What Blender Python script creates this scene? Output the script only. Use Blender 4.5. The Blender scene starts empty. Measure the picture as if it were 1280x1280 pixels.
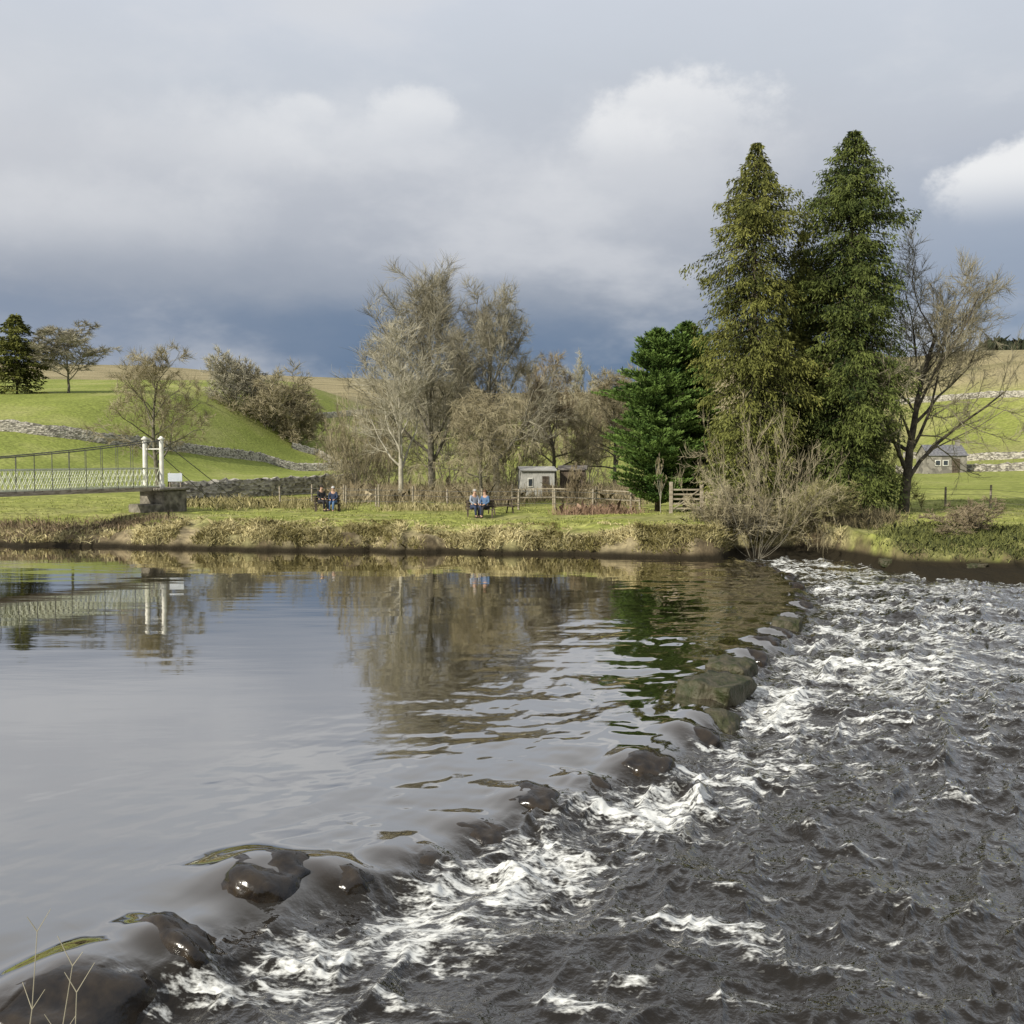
import bpy, bmesh, math, random
import numpy as np
from mathutils import Vector, Matrix
R=math.radians
random.seed(7); rng=np.random.default_rng(7)
scene=bpy.context.scene
COL=scene.collection
# ------------------------------------------------------------ camera model
F=1312.0; CH=4.0; TILT=math.atan(67/F)
cd=bpy.data.cameras.new("camera"); cam=bpy.data.objects.new("camera",cd); COL.objects.link(cam)
cam.location=(0,0,CH); cam.rotation_euler=(R(90)-TILT,0,0)
cd.sensor_width=36; cd.lens=36*F/1280; cd.clip_end=6000; cd.clip_start=0.1
scene.camera=cam
def ray(px,py):
    cx=(px-640)/F; cy=(640-py)/F; c,s=math.cos(TILT),math.sin(TILT)
    return np.array([cx, c+cy*s, -s+cy*c])
def PZ(px,py,z=0.0):
    d=ray(px,py); t=(z-CH)/d[2]; return np.array([d[0]*t,d[1]*t,z])
def PD(px,py,D):
    d=ray(px,py); t=D/d[1]; return np.array([d[0]*t,D,CH+d[2]*t])
# ------------------------------------------------------------ numpy noise
def _h(ix,iy,seed):
    n=(ix.astype(np.int64)*374761393+iy.astype(np.int64)*668265263+seed*1442695041)&0x7fffffff
    n=((n^(n>>13))*1274126177)&0x7fffffff
    n=((n^(n>>15))*2246822519)&0x7fffffff
    return ((n^(n>>16))&0xffffff)/float(0xffffff)
def vn(x,y,seed=0):
    x=np.asarray(x,float); y=np.asarray(y,float)
    ix=np.floor(x); iy=np.floor(y); fx=x-ix; fy=y-iy
    fx=fx*fx*fx*(fx*(fx*6-15)+10); fy=fy*fy*fy*(fy*(fy*6-15)+10)
    a=_h(ix,iy,seed); b=_h(ix+1,iy,seed); c=_h(ix,iy+1,seed); d=_h(ix+1,iy+1,seed)
    return (a*(1-fx)+b*fx)*(1-fy)+(c*(1-fx)+d*fx)*fy
def fb(x,y,seed=0,o=4):
    s=0;a=.5;t=0
    for k in range(o):
        s=s+a*vn(x*2**k+17.3*k,y*2**k-9.1*k,seed+k*13); t+=a; a*=.5
    return s/t
def S(a,b,x):
    t=np.clip((np.asarray(x,float)-a)/(b-a),0,1); return t*t*(3-2*t)
# ------------------------------------------------------------ terrain
BX=[-90,-60,-23,-19,-8,2,7.2,8.4,9.6,13.4,14.2,14.9,18.5,30,60,120]
BY=[62,54,47.4,47.0,45.0,43.2,41.6,42.2,45.0,46.0,43.0,39.4,38.5,37.4,33,20]
def bankt(x,y):
    b=np.interp(x,BX,BY)+0.9*(fb(x*.45,x*0+3.1,5,3)-.5)+1.1*(fb(x*1.8,x*0+1.7,8,4)-.5)
    return y-b
def gz(x,y):
    x=np.asarray(x,float); y=np.asarray(y,float)
    t=bankt(x,y)
    top=1.15+.35*(fb(x*.12,y*.12,3,3)-.5)+.009*np.clip(y-50,0,70)+.20*(fb(x*.8,y*.8,33,3)-.5)
    top=top-.45*S(13,16,x)*(1-S(41,50,y))
    w=.8+1.7*vn(x*.35,x*0+.5,12)+3.2*S(-16,-22,x)
    z=-0.9+0.84*S(-4,0,t)+(top+.06)*(.55*S(0,.45,t/w)+.45*S(.2,1.7,t/w))
    z=z+.42*(fb(x*1.4,y*1.4,21,4)-.5)*S(-.1,.4,t)*(1-S(1.8,4.5,t))
    z=z+(1-S(-60,-32,x-0.05*(y-165)))*S(80,176,y)*12.8*(1-.5*S(185,320,y))
    z=z+11*S(160,265,y)+S(45,112,x)*S(95,250,y)*17.5
    z=z+S(220,650,y)*30+S(250,640,y)*(1-S(-240,-60,x))*9
    z=z+5*(fb(x*.008,y*.008,41,3)-.5)*S(150,400,y)
    n=y-(4.3+.5*(fb(x*.5,x*0,51,2)-.5)+.02*x)
    near=2.4*(1-S(-3.2,0.2,n))+.15*(fb(x,y,52,3)-.5)*(1-S(-1,0,n))
    z=np.where(y<12,-.9+(near+.9*(1-S(-.5,1.5,n))),z)
    return z
_ts=np.exp(np.linspace(math.log(5),math.log(1800),9000))
def hit(px,py):
    d=ray(px,py); X=d[0]*_ts; Y=d[1]*_ts; Z=CH+d[2]*_ts
    m=np.where((Z<gz(X,Y))&(Y>20))[0]
    i=m[0] if len(m) else -1
    return np.array([X[i],Y[i],float(gz(X[i],Y[i]))])
def G1(x,y): return float(gz(x,y))
# ------------------------------------------------------------ materials
def lin(c): 
    c=c/255.; return c/12.92 if c<=.04045 else ((c+.055)/1.055)**2.4
def sc(r,g,b,m=1): return (lin(r)*m,lin(g)*m,lin(b)*m,1)
def nodes(name):
    m=bpy.data.materials.new(name); m.use_nodes=True; nt=m.node_tree
    return m,nt,nt.nodes['Principled BSDF']
def N(nt,t,**k):
    n=nt.nodes.new(t)
    for a,b in k.items(): setattr(n,a,b)
    return n
def mat(name,c1,c2=None,scale=3,rough=.85,bump=.0,bscale=None,stretch=(1,1,1),detail=3,attr=None,spec=.3,metal=0,tex='noise',lo=.35,hi=.65):
    m,nt,b=nodes(name); b.inputs['Roughness'].default_value=rough
    b.inputs['Specular IOR Level'].default_value=spec; b.inputs['Metallic'].default_value=metal
    if c2 is None: c2=tuple(v*.7 for v in c1)
    if attr:
        at=N(nt,'ShaderNodeAttribute',attribute_name=attr); out=at.outputs['Fac']; lo,hi=.1,.9; n=None
    else:
        tc=N(nt,'ShaderNodeTexCoord'); mp=N(nt,'ShaderNodeMapping'); mp.inputs['Scale'].default_value=stretch
        nt.links.new(tc.outputs['Object'],mp.inputs[0])
        if tex=='noise':
            n=N(nt,'ShaderNodeTexNoise'); n.inputs['Scale'].default_value=scale; n.inputs['Detail'].default_value=detail; out=n.outputs[0]
        else:
            n=N(nt,'ShaderNodeTexVoronoi'); n.inputs['Scale'].default_value=scale; out=n.outputs['Color']
            sp=N(nt,'ShaderNodeSeparateColor'); nt.links.new(out,sp.inputs[0]); out=sp.outputs[0]
        nt.links.new(mp.outputs[0],n.inputs[0])
    r=N(nt,'ShaderNodeValToRGB'); e=r.color_ramp.elements
    e[0].position=lo; e[0].color=(*c1,1); e[1].position=hi; e[1].color=(*c2,1)
    nt.links.new(out,r.inputs[0]); nt.links.new(r.outputs[0],b.inputs['Base Color'])
    if bump:
        n2=N(nt,'ShaderNodeTexNoise' if tex=='noise' else 'ShaderNodeTexVoronoi'); n2.inputs['Scale'].default_value=bscale or scale*2
        nt.links.new(mp.outputs[0],n2.inputs[0])
        bp=N(nt,'ShaderNodeBump'); bp.inputs['Strength'].default_value=1; bp.inputs['Distance'].default_value=bump
        nt.links.new(n2.outputs[0],bp.inputs['Height']); nt.links.new(bp.outputs[0],b.inputs['Normal'])
    return m
# ------------------------------------------------------------ mesh helpers
def npmesh(name,V,Fc,m,parent=None,attrs=None,smooth=False,fattr=None):
    V=np.asarray(V,np.float32); Fc=np.asarray(Fc,np.int32); k=Fc.shape[1]
    me=bpy.data.meshes.new(name); me.vertices.add(len(V)); me.vertices.foreach_set('co',V.ravel())
    me.loops.add(Fc.size); me.loops.foreach_set('vertex_index',Fc.ravel())
    me.polygons.add(len(Fc)); me.polygons.foreach_set('loop_start',np.arange(0,Fc.size,k,dtype=np.int32))
    if smooth: me.polygons.foreach_set('use_smooth',np.ones(len(Fc),bool))
    me.update(calc_edges=True)
    for a,v in (attrs or {}).items():
        if v.ndim==1:
            at=me.attributes.new(a,'FLOAT','POINT'); at.data.foreach_set('value',v.astype(np.float32))
        else:
            at=me.attributes.new(a,'FLOAT_COLOR','POINT'); c=np.ones((len(V),4),np.float32); c[:,:3]=v; at.data.foreach_set('color',c.ravel())
    for a,v in (fattr or {}).items():
        at=me.attributes.new(a,'FLOAT','FACE'); at.data.foreach_set('value',v.astype(np.float32))
    if m: me.materials.append(m)
    o=bpy.data.objects.new(name,me); COL.objects.link(o)
    if parent: o.parent=parent
    return o
class MB:
    def __init__(s): s.v=[]; s.f=[]
    def box(s,c,d,rz=0,M=None):
        b=len(s.v); c=Vector(c)
        for i in (-.5,.5):
            for j in (-.5,.5):
                for k in (-.5,.5):
                    p=Vector((i*d[0],j*d[1],k*d[2]))
                    if M: p=M@p
                    if rz: p=Matrix.Rotation(rz,3,'Z')@p
                    s.v.append(tuple(p+c))
        for q in ((0,1,3,2),(4,6,7,5),(0,4,5,1),(2,3,7,6),(0,2,6,4),(1,5,7,3)): s.f.append(tuple(b+x for x in q))
    def tube(s,p,q,r0,r1=None,n=8,cap=True):
        if r1 is None: r1=r0
        p=Vector(p); q=Vector(q); d=(q-p).normalized(); a=d.orthogonal().normalized(); c=d.cross(a); b=len(s.v)
        for pt,r in ((p,r0),(q,r1)):
            for i in range(n):
                t=2*math.pi*i/n; s.v.append(tuple(pt+a*math.cos(t)*r+c*math.sin(t)*r))
        for i in range(n): s.f.append((b+i,b+(i+1)%n,b+n+(i+1)%n,b+n+i))
        if cap: s.f.append(tuple(b+i for i in range(n))[::-1]); s.f.append(tuple(b+n+i for i in range(n)))
    def poly(s,pts): 
        b=len(s.v); s.v+= [tuple(p) for p in pts]; s.f.append(tuple(range(b,b+len(pts))))
    def build(s,name,m,parent=None,smooth=False,bevel=0):
        me=bpy.data.meshes.new(name); me.from_pydata(s.v,[],s.f); me.update(); me.materials.append(m)
        if smooth:
            for p in me.polygons: p.use_smooth=True
        o=bpy.data.objects.new(name,me); COL.objects.link(o)
        if parent: o.parent=parent
        if bevel: 
            bv=o.modifiers.new('bevel','BEVEL'); bv.width=bevel; bv.segments=2
        return o
def tag(o,label,cat,group=None,kind=None):
    if label: o['label']=label
    if cat: o['category']=cat
    if group: o['group']=group
    if kind: o['kind']=kind
    return o
def thing(name,loc,label,cat,group=None,rz=0):
    o=bpy.data.objects.new(name,None); COL.objects.link(o); o.location=loc; o.rotation_euler=(0,0,rz); o.empty_display_size=.3
    return tag(o,label,cat,group)
def grid_faces(nr,nc):
    i=np.arange(nr-1)[:,None]*nc+np.arange(nc-1)[None,:]
    return np.stack([i,i+1,i+1+nc,i+nc],-1).reshape(-1,4)
# ------------------------------------------------------------ GROUND
def geo(a,b,n): return a*(b/a)**(np.arange(1,n+1)/n)
xs=np.concatenate([-26-geo(1,2200,70)[::-1]+1,np.arange(-26,26,.18),26+geo(1,2200,70)-1+.2])
ys=np.concatenate([-np.array([400,200,100,50,25,12,6,3,1.5]),np.arange(0,7,.2),np.arange(7,35,1.2),np.arange(35,52,.12),np.arange(52,56,.25),56+geo(.3,2900,190)])
XX,YY=np.meshgrid(xs,ys); ZZ=gz(XX,YY); tt=bankt(XX,YY)
nz=fb(XX*.6,YY*.6,61,4)
mud=np.clip(S(.35,.0,tt)*.9+S(.50,.64,fb(XX*1.1,YY*1.1,64,4))*S(2.2,.5,tt)*.85,0,1)*S(-20,-.5,tt+0*XX)
mud=np.maximum(mud,S(-16,-20,XX)*S(6,1.5,tt)*(.6+.5*nz)*(YY>30))
mud=np.maximum(mud,S(13.5,15,XX)*S(5,1,tt)*S(.35,.6,nz)*.7*(YY>30))
pth=np.exp(-((YY-(57.5+1.2*np.sin(XX*.2)))/.7)**2)*.35*(YY>30)+.4*np.exp(-((YY-(47.8+1.5*np.sin(XX*.35)))/.35)**2)*S(.45,.6,nz)
mud=np.where(YY<12,.5,np.clip(mud+pth*nz,0,1))
dry=.75*S(3.,.5,tt)*(YY>30)*(1-S(13,15,XX))+.9*S(.45,.62,fb(XX*.25,YY*.4,62,4))*S(60,52,YY)*.35
dry=np.maximum(dry,S(235,300,YY)*.9)
dry=np.maximum(dry,S(.40,.56,fb(XX*.02,YY*.02,63,3))*S(40,90,XX)*S(140,190,YY)*.8)
dry=np.maximum(dry,.85*S(15,20,ZZ)*(XX>0))
br=np.where((XX<-20)&(YY>84),1.0,0.35)
br=np.where((XX>30)&(YY>70),.6,br)
zone=np.stack([np.clip(dry,0,1),mud,br],-1).reshape(-1,3)
gm,nt,b=nodes('ground_material'); L=nt.links.new
b.inputs['Roughness'].default_value=.95; b.inputs['Specular IOR Level'].default_value=.1
at=N(nt,'ShaderNodeAttribute',attribute_name='zone'); sp=N(nt,'ShaderNodeSeparateColor'); L(at.outputs['Color'],sp.inputs[0])
tc=N(nt,'ShaderNodeTexCoord')
def nz_(scale,det=6,st=(1,1,1)):
    mp=N(nt,'ShaderNodeMapping'); mp.inputs['Scale'].default_value=st; L(tc.outputs['Object'],mp.inputs[0])
    n=N(nt,'ShaderNodeTexNoise'); n.inputs['Scale'].default_value=scale; n.inputs['Detail'].default_value=det; L(mp.outputs[0],n.inputs[0]); return n.outputs[0]
def ramp(src,stops):
    r=N(nt,'ShaderNodeValToRGB'); e=r.color_ramp.elements
    while len(e)<len(stops): e.new(.5)
    for k,(p,c) in enumerate(stops): e[k].position=p; e[k].color=(*c,1)
    L(src,r.inputs[0]); return r.outputs[0]
def mixc(f,a,c):
    m=N(nt,'ShaderNodeMix',data_type='RGBA'); 
    if isinstance(f,float): m.inputs[0].default_value=f
    else: L(f,m.inputs[0])
    L(a,m.inputs[6]); L(c,m.inputs[7]); return m.outputs[2]
g1=ramp(nz_(1.1,6,(.5,1,1)),[(.3,(.15,.165,.045)),(.5,(.26,.28,.07)),(.7,(.37,.36,.14))])
g2=ramp(nz_(.10,6,(1,1,1)),[(.3,(.18,.215,.05)),(.5,(.235,.27,.065)),(.72,(.32,.325,.12))])
d1=ramp(nz_(.08,6,(.5,1.6,1)),[(.3,(.19,.165,.095)),(.5,(.29,.24,.15)),(.7,(.38,.32,.20))])
m1=ramp(nz_(2.5,5),[(.3,(.045,.035,.022)),(.6,(.13,.10,.06)),(.8,(.24,.19,.11))])
c=mixc(sp.outputs[2],g1,g2); 
fn=nz_(4,3,(.5,1,1)); sp2=ramp(fn,[(.35,(.5,.5,.5)),(.65,(1.25,1.25,1.2))])
mu=N(nt,'ShaderNodeMix',data_type='RGBA',blend_type='MULTIPLY'); mu.inputs[0].default_value=.75
c=mixc(sp.outputs[0],c,d1); L(c,mu.inputs[6]); L(sp2,mu.inputs[7]); c=mixc(sp.outputs[1],mu.outputs[2],m1)
sz_=N(nt,'ShaderNodeSeparateXYZ'); L(tc.outputs['Object'],sz_.inputs[0]); wet=N(nt,'ShaderNodeMapRange',interpolation_type='SMOOTHSTEP'); L(sz_.outputs[2],wet.inputs[0]); wet.inputs[1].default_value=.36; wet.inputs[2].default_value=.05
wet_shade=N(nt,'ShaderNodeRGB'); wet_shade.outputs[0].default_value=(.022,.018,.011,1); c=mixc(wet.outputs[0],c,wet_shade.outputs[0])  # wet mud plus painted shade of the undercut bank, darkening towards the waterline
L(c,b.inputs['Base Color'])
bp=N(nt,'ShaderNodeBump'); bp.inputs['Distance'].default_value=.15; bp.inputs['Strength'].default_value=.8; L(nz_(3,4),bp.inputs['Height']); L(bp.outputs[0],b.inputs['Normal'])
ground=npmesh('ground',np.stack([XX,YY,ZZ],-1).reshape(-1,3),grid_faces(*XX.shape),gm,attrs={'zone':zone},smooth=True)
tag(ground,'grassy river banks, pasture and distant moorland hills','ground',kind='structure')
# ------------------------------------------------------------ STEPPING STONE LINE
ST=[(60,1213,1.25,.9,.05),(190,1163,.42,.75,.05),(303,1090,.85,.7,.05),(405,1078,.5,.5,-.03),(500,1046,.7,.6,-.10),(575,1012,.6,.6,-.12),(643,982,.85,.6,.02),(706,962,.6,.6,.0),(787,943,.85,.6,.05),
    (850,908,.7,.6,.0),(873,884,.85,.7,.05),(886,858,1.25,.8,.18),(903,832,.8,.7,.12),(925,812,.6,.6,.02),(943,797,.7,.6,.04),(958,786,.6,.6,.01),(975,777,.65,.6,.10),(984,764,.6,.6,.01),(989,752,.7,.6,.03),(988,740,.6,.6,.0),(983,729,.7,.6,.03),(973,719,.7,.6,.01),(958,710,.7,.6,.03),(938,703,.8,.6,.04)]
SP=np.array([PZ(a,b_)[:2] for a,b_,*_ in ST])
poly=np.vstack([[-9,4.0],[-6,6.2],SP,[8.6,44.]])
seg=np.r_[0,np.cumsum(np.linalg.norm(np.diff(poly,axis=0),axis=1))]
tsm=np.linspace(0,seg[-1],110); PL=np.stack([np.interp(tsm,seg,poly[:,0]),np.interp(tsm,seg,poly[:,1])],-1)
kk=np.ones(5)/5
for _ in range(2):
    q=PL.copy(); q[2:-2,0]=np.convolve(PL[:,0],kk,'valid'); q[2:-2,1]=np.convolve(PL[:,1],kk,'valid'); PL=q
PLs=np.r_[0,np.cumsum(np.linalg.norm(np.diff(PL,axis=0),axis=1))]
def weir(x,y):
    best=np.full(x.shape,1e9,np.float32); v=np.zeros(x.shape,np.float32); sg=np.ones(x.shape,np.float32)
    x=x.astype(np.float32); y=y.astype(np.float32)
    for k in range(len(PL)-1):
        a=PL[k]; d=PL[k+1]-a; l=np.linalg.norm(d); d=d/l
        rx=x-np.float32(a[0]); ry=y-np.float32(a[1]); t=np.clip(rx*np.float32(d[0])+ry*np.float32(d[1]),0,np.float32(l))
        qx=rx-np.float32(d[0])*t; qy=ry-np.float32(d[1])*t; dd=qx*qx+qy*qy
        m=dd<best; best=np.where(m,dd,best); v=np.where(m,np.float32(PLs[k])+t,v); sg=np.where(m,np.sign(rx*np.float32(d[1])-ry*np.float32(d[0])),sg)
    return (np.sqrt(best)*sg).astype(float),v.astype(float)
FL=np.array([.90,-.43])
def flow(x,y): return x*FL[0]+y*FL[1], -x*FL[1]+y*FL[0]
PATCH=[(860,975,1.5,.4,1),(800,962,.8,.25,.9),(925,945,1.6,.3,.8),(1010,962,1.6,.25,.7),(720,1015,.8,.3,.9),(660,1035,.5,.2,.8),(600,1062,.7,.2,.8),(440,1103,.5,.2,.9),(470,1085,.4,.12,.8),(300,1140,.35,.14,.8),
 (345,1125,.3,.1,.9),(215,1195,.35,.12,.9),(250,1240,.5,.2,1.),(130,1255,.45,.16,1.1),(370,1210,.4,.15,.7),(880,1163,.7,.2,1.1),(950,1192,.5,.14,.9),(1030,1212,.4,.12,.9),(790,1232,.35,.12,.9),(715,1255,.35,.15,1.),(500,1252,.4,.12,.9),
 (920,1122,.3,.1,.8),(1065,1066,.4,.1,.8),(1268,932,.8,.15,.8),(1080,832,2.,.5,1.1),(1050,762,2.5,.5,.9),(1170,828,1.4,.3,.8),(955,908,1.6,.4,1.),(1130,792,2.,.4,.8),(1235,765,2,.4,.55),(990,870,1.4,.35,.95),(1010,810,1.6,.5,.9),
 (1030,740,2.2,.5,.8),(1000,722,2.,.5,.6),(1110,905,1.,.2,.7),(1190,1000,.6,.12,.5),(760,1075,.5,.12,.6),(1000,1080,.5,.1,.5),(850,1050,.6,.12,.6),(1110,735,2,.4,.5),(1200,720,2,.3,.45),(560,1150,.4,.1,.6),(640,1200,.3,.1,.5),(1240,1080,.4,.1,.5),(1100,1170,.4,.1,.6),(1190,1250,.4,.1,.6),(920,1250,.35,.1,.6),(800,1000,1.,.3,.8),(900,1010,1.,.15,.7),(1050,985,.8,.15,.6),(690,1070,.6,.15,.6),(540,1090,.6,.18,.7),(400,1150,.4,.12,.7),(1150,860,1.5,.25,.7),(1220,860,1.2,.2,.5)]
s1=np.linspace(-.56,.56,800); sL=-.56-geo(.006,1.1,40)[::-1]; sR=.56+geo(.006,1.1,40)
ss=np.r_[sL,s1,sR]; yr=3.4*(56/3.4)**(np.arange(860)/859)
WX=ss[None,:]*(yr[:,None]+1.5); WY=np.repeat(yr[:,None],len(ss),1)
u,v=weir(WX,WY)
ul=u+.8*(fb(v*.9,v*0+.3,71,3)-.5)
T=S(.1,.8,ul)
a,bb=flow(WX,WY)
wa=a+.45*(fb(a*1.1,bb*1.1,72,3)-.5); wb=bb+.45*(fb(a*1.1,bb*1.1,73,3)-.5)
def rid(x,y,s): return 1-np.abs(2*vn(x,y,s)-1)
r1=rid(wa*.75,wb*.42,81)**2; r2=rid(wa*1.9,wb*1.2,82)**2; r3=rid(wa*4.3,wb*2.8,83)**1.5; r4=rid(wa*10,wb*6.5,84)**1.5; r5=rid(wa*22,wb*17,85)
lowf=.45+1.1*fb(a*.25,bb*.25,86,2)
disp=lowf*(.13*(r1-.35)+.11*(r2-.35)+.060*(r3-.45)+.024*(r4-.45)+.006*(r5-.5))
Nn=S(-6.5,-.5,u)*(1-T)
rib=.11*(fb(u*1.1,v*.45,92,4)-.5)+.05*(fb(WX*.5,WY*1.6,94,3)-.5)
up=.005*(fb(WX*.4,WY*1.1,91,2)-.5)+Nn*rib*S(.25,.55,fb(WX*.25,WY*.25,93,2))*S(-3.5,-.5,WX+.25*u)
up=up+Nn*.40*rib
lipn=fb(v*.9,v*0+2.2,74,3)
z=-.05*S(-.8,.1,ul)-.26*S(.0,.85,ul)-.12*S(.8,12,u)+T*disp+(1-T)*up+.10*np.exp(-((u+.0)/.4)**2)*(lipn-.5)
amber=np.zeros_like(z)
for i,((px,py,ln,wd,tp),(x0,y0)) in enumerate(zip(ST,SP)):
    dx=WX-x0; dy=WY-y0; al=dx*FL[0]+dy*FL[1]; ac=-dx*FL[1]+dy*FL[0]
    hk={0:.18,1:.13,2:.19,3:.12,4:.08,5:.08}.get(i,.12)
    g=np.exp(-np.abs(ac/(ln*.52))**2.6-((al-.13)/(.46 if i<3 else .38))**2); z=z+g*(hk+.3*np.clip(tp,-.05,.05))
    amber=np.maximum(amber,np.exp(-(ac/(ln*.6))**2-((al-.05)/.40)**2))
    g2=np.exp(-(ac/(ln*.5))**2-((al-.98)/.25)**2); z=z-.08*g2
foam=np.zeros_like(z)
bn=fb(v*.8,u*.8,95,4)
band=np.exp(-((ul-1.35)/.80)**2)*(.22+.68*S(.40,.62,bn))
crest=S(.45,.9,r1*.6+r2*.5)*S(.50,.70,fb(a*.22,bb*.35,96,3))*S(.6,1.5,ul)
farf=S(12,20,WY)*S(.3,2.,ul)*S(.45,.74,rid(a*.30,bb*1.5,97)*.55+fb(a*.40,bb*2.6,98,4)*.55)*np.exp(-np.clip(u,0,99)/11)
foam=np.maximum(np.maximum(band*.78,crest*.42),farf*.66)
pt=np.zeros_like(z)
for px,py,l,w_,st in PATCH:
    p=PZ(px,py,-.3); dx=WX-p[0]; dy=WY-p[1]; al=dx*.97-dy*.22; ac=dx*.22+dy*.97
    g=np.exp(-(al/(l*1.1))**2-(ac/(w_*1.08))**2)*st; pt=np.maximum(pt,g)
fpn=fb(wa*2.0,wb*4.8,99,3)
foam=np.maximum(foam,pt*(.62+1.2*(fpn-.47)))
foam=foam+.07*T*S(.3,.9,r2*.5+r3*.6)
z=z+T*np.clip(pt,0,1)*.07*(.3+1.2*fpn)+T*np.clip(foam,0,1)*.022*(vn(wa*9,wb*12,101)+vn(wa*21,wb*25,102)*.5)
foam=np.clip(foam,0,1)*S(.25,.8,ul)
shore=S(-1.5,-.2,bankt(WX,WY)); z=z*(1-.5*shore)
wm,nt,b=nodes('river_water'); L=nt.links.new; nt.nodes.remove(b); out=nt.nodes['Material Output']
tc=N(nt,'ShaderNodeTexCoord')
aT=N(nt,'ShaderNodeAttribute',attribute_name='turb'); aF=N(nt,'ShaderNodeAttribute',attribute_name='foam'); aA=N(nt,'ShaderNodeAttribute',attribute_name='amber')
def mth(op,a_,b_=None,c_=None,cl=False):
    n=N(nt,'ShaderNodeMath',operation=op,use_clamp=cl)
    for i,q in enumerate((a_,b_,c_)):
        if q is None: continue
        if isinstance(q,(int,float)): n.inputs[i].default_value=q
        else: L(q,n.inputs[i])
    return n.outputs[0]
def noise_(scale,det=4,st=(1,1,1),dis=0,rot=0):
    mp=N(nt,'ShaderNodeMapping'); mp.inputs['Scale'].default_value=st; mp.inputs['Rotation'].default_value=(0,0,rot); L(tc.outputs['Object'],mp.inputs[0])
    n=N(nt,'ShaderNodeTexNoise'); n.inputs['Scale'].default_value=scale; n.inputs['Detail'].default_value=det; n.inputs['Distortion'].default_value=dis; L(mp.outputs[0],n.inputs[0]); return n.outputs[0]
hup=mth('MULTIPLY',noise_(1.4,3,(.4,1.4,1),0),.003)
htb=mth('MULTIPLY',noise_(9,3,(1,1,1),0),.033)
h=mth('ADD',hup,mth('MULTIPLY',htb,aT.outputs['Fac']))
bp=N(nt,'ShaderNodeBump'); bp.inputs['Distance'].default_value=1; bp.inputs['Strength'].default_value=1; L(h,bp.inputs['Height'])
lw=N(nt,'ShaderNodeLayerWeight'); lw.inputs['Blend'].default_value=.5; L(bp.outputs[0],lw.inputs['Normal'])
pw=mth('ADD',1.55,mth('MULTIPLY',aT.outputs['Fac'],1.5))
fr=mth('ADD',mth('MULTIPLY',mth('POWER',lw.outputs['Facing'],pw),.96),.02,None,True)
dif=N(nt,'ShaderNodeBsdfDiffuse'); gl=N(nt,'ShaderNodeBsdfGlossy'); gl.inputs['Roughness'].default_value=.03; L(bp.outputs[0],gl.inputs['Normal']); L(bp.outputs[0],dif.inputs['Normal'])
gl.inputs['Color'].default_value=(.98,.965,.94,1)
mc=N(nt,'ShaderNodeMix',data_type='RGBA'); L(aA.outputs['Fac'],mc.inputs[0]); mc.inputs[6].default_value=(.016,.013,.008,1); mc.inputs[7].default_value=(.020,.012,.006,1)
mc2=N(nt,'ShaderNodeMix',data_type='RGBA'); L(aT.outputs['Fac'],mc2.inputs[0]); L(mc.outputs[2],mc2.inputs[6]); mc2.inputs[7].default_value=(.014,.012,.010,1)
L(mc2.outputs[2],dif.inputs['Color'])
ms=N(nt,'ShaderNodeMixShader'); L(fr,ms.inputs[0]); L(dif.outputs[0],ms.inputs[1]); L(gl.outputs[0],ms.inputs[2])
n1=noise_(5.5,5,(.55,1.5,1),1.0,.25); n2=noise_(30,2,(.7,1.3,1),0,.25)
fsum=mth('ADD',mth('MULTIPLY',aF.outputs['Fac'],1.25),mth('ADD',mth('MULTIPLY',mth('SUBTRACT',n1,.5),2.6),mth('MULTIPLY',mth('SUBTRACT',n2,.5),1.0)))
mr=N(nt,'ShaderNodeMapRange',interpolation_type='SMOOTHSTEP'); L(fsum,mr.inputs[0]); mr.inputs[1].default_value=.40; mr.inputs[2].default_value=1.15
fm=mth('MULTIPLY',mr.outputs[0],mth('MULTIPLY',aF.outputs['Fac'],5,None,True))
fp=N(nt,'ShaderNodeBsdfDiffuse'); fp.inputs['Color'].default_value=(.66,.67,.65,1)
ms2=N(nt,'ShaderNodeMixShader'); L(fm,ms2.inputs[0]); L(ms.outputs[0],ms2.inputs[1]); L(fp.outputs[0],ms2.inputs[2]); L(ms2.outputs[0],out.inputs['Surface'])
river=npmesh('river',np.stack([WX,WY,z],-1).reshape(-1,3),grid_faces(*WX.shape),wm,attrs={'foam':foam.ravel(),'turb':T.ravel(),'amber':(amber*S(1.1,.2,np.abs(u))).ravel()},smooth=True)
tag(river,'river, calm above the stones and foaming below them','river',kind='structure')
# ------------------------------------------------------------ stones
stoneM=mat('wet_stone',(.008,.006,.005),(.032,.023,.014),scale=6,rough=.2,bump=.01,bscale=12,spec=.5)
mossM=mat('mossy_stone',(.026,.032,.009),(.080,.070,.045),scale=5,rough=.6,bump=.05,bscale=12)
def rock_mesh(name,seed,sx,sy,sz,m,k=.45,rg=.6):
    bm=bmesh.new(); bmesh.ops.create_cube(bm,size=1); bmesh.ops.subdivide_edges(bm,edges=bm.edges[:],cuts=11,use_grid_fill=True)
    co=np.array([vv.co[:] for vv in bm.verts]); s=co/np.linalg.norm(co,axis=1)[:,None]*.62
    q=co*(1-k)+s*k
    n=fb(q[:,0]*2.2+seed*3.1+q[:,2],q[:,1]*2.2-seed+q[:,2]*1.7,200+seed,5)-.5
    q=q*(1+rg*n)[:,None]; q[:,2]+=.12*(fb(q[:,0]*5+seed,q[:,1]*5,300+seed,3)-.5); q=q*np.array([sx,sy,sz])
    for vv,c_ in zip(bm.verts,q): vv.co=c_
    me=bpy.data.meshes.new(name); bm.to_mesh(me); bm.free(); me.materials.append(m)
    for p in me.polygons: p.use_smooth=True
    return me
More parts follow.
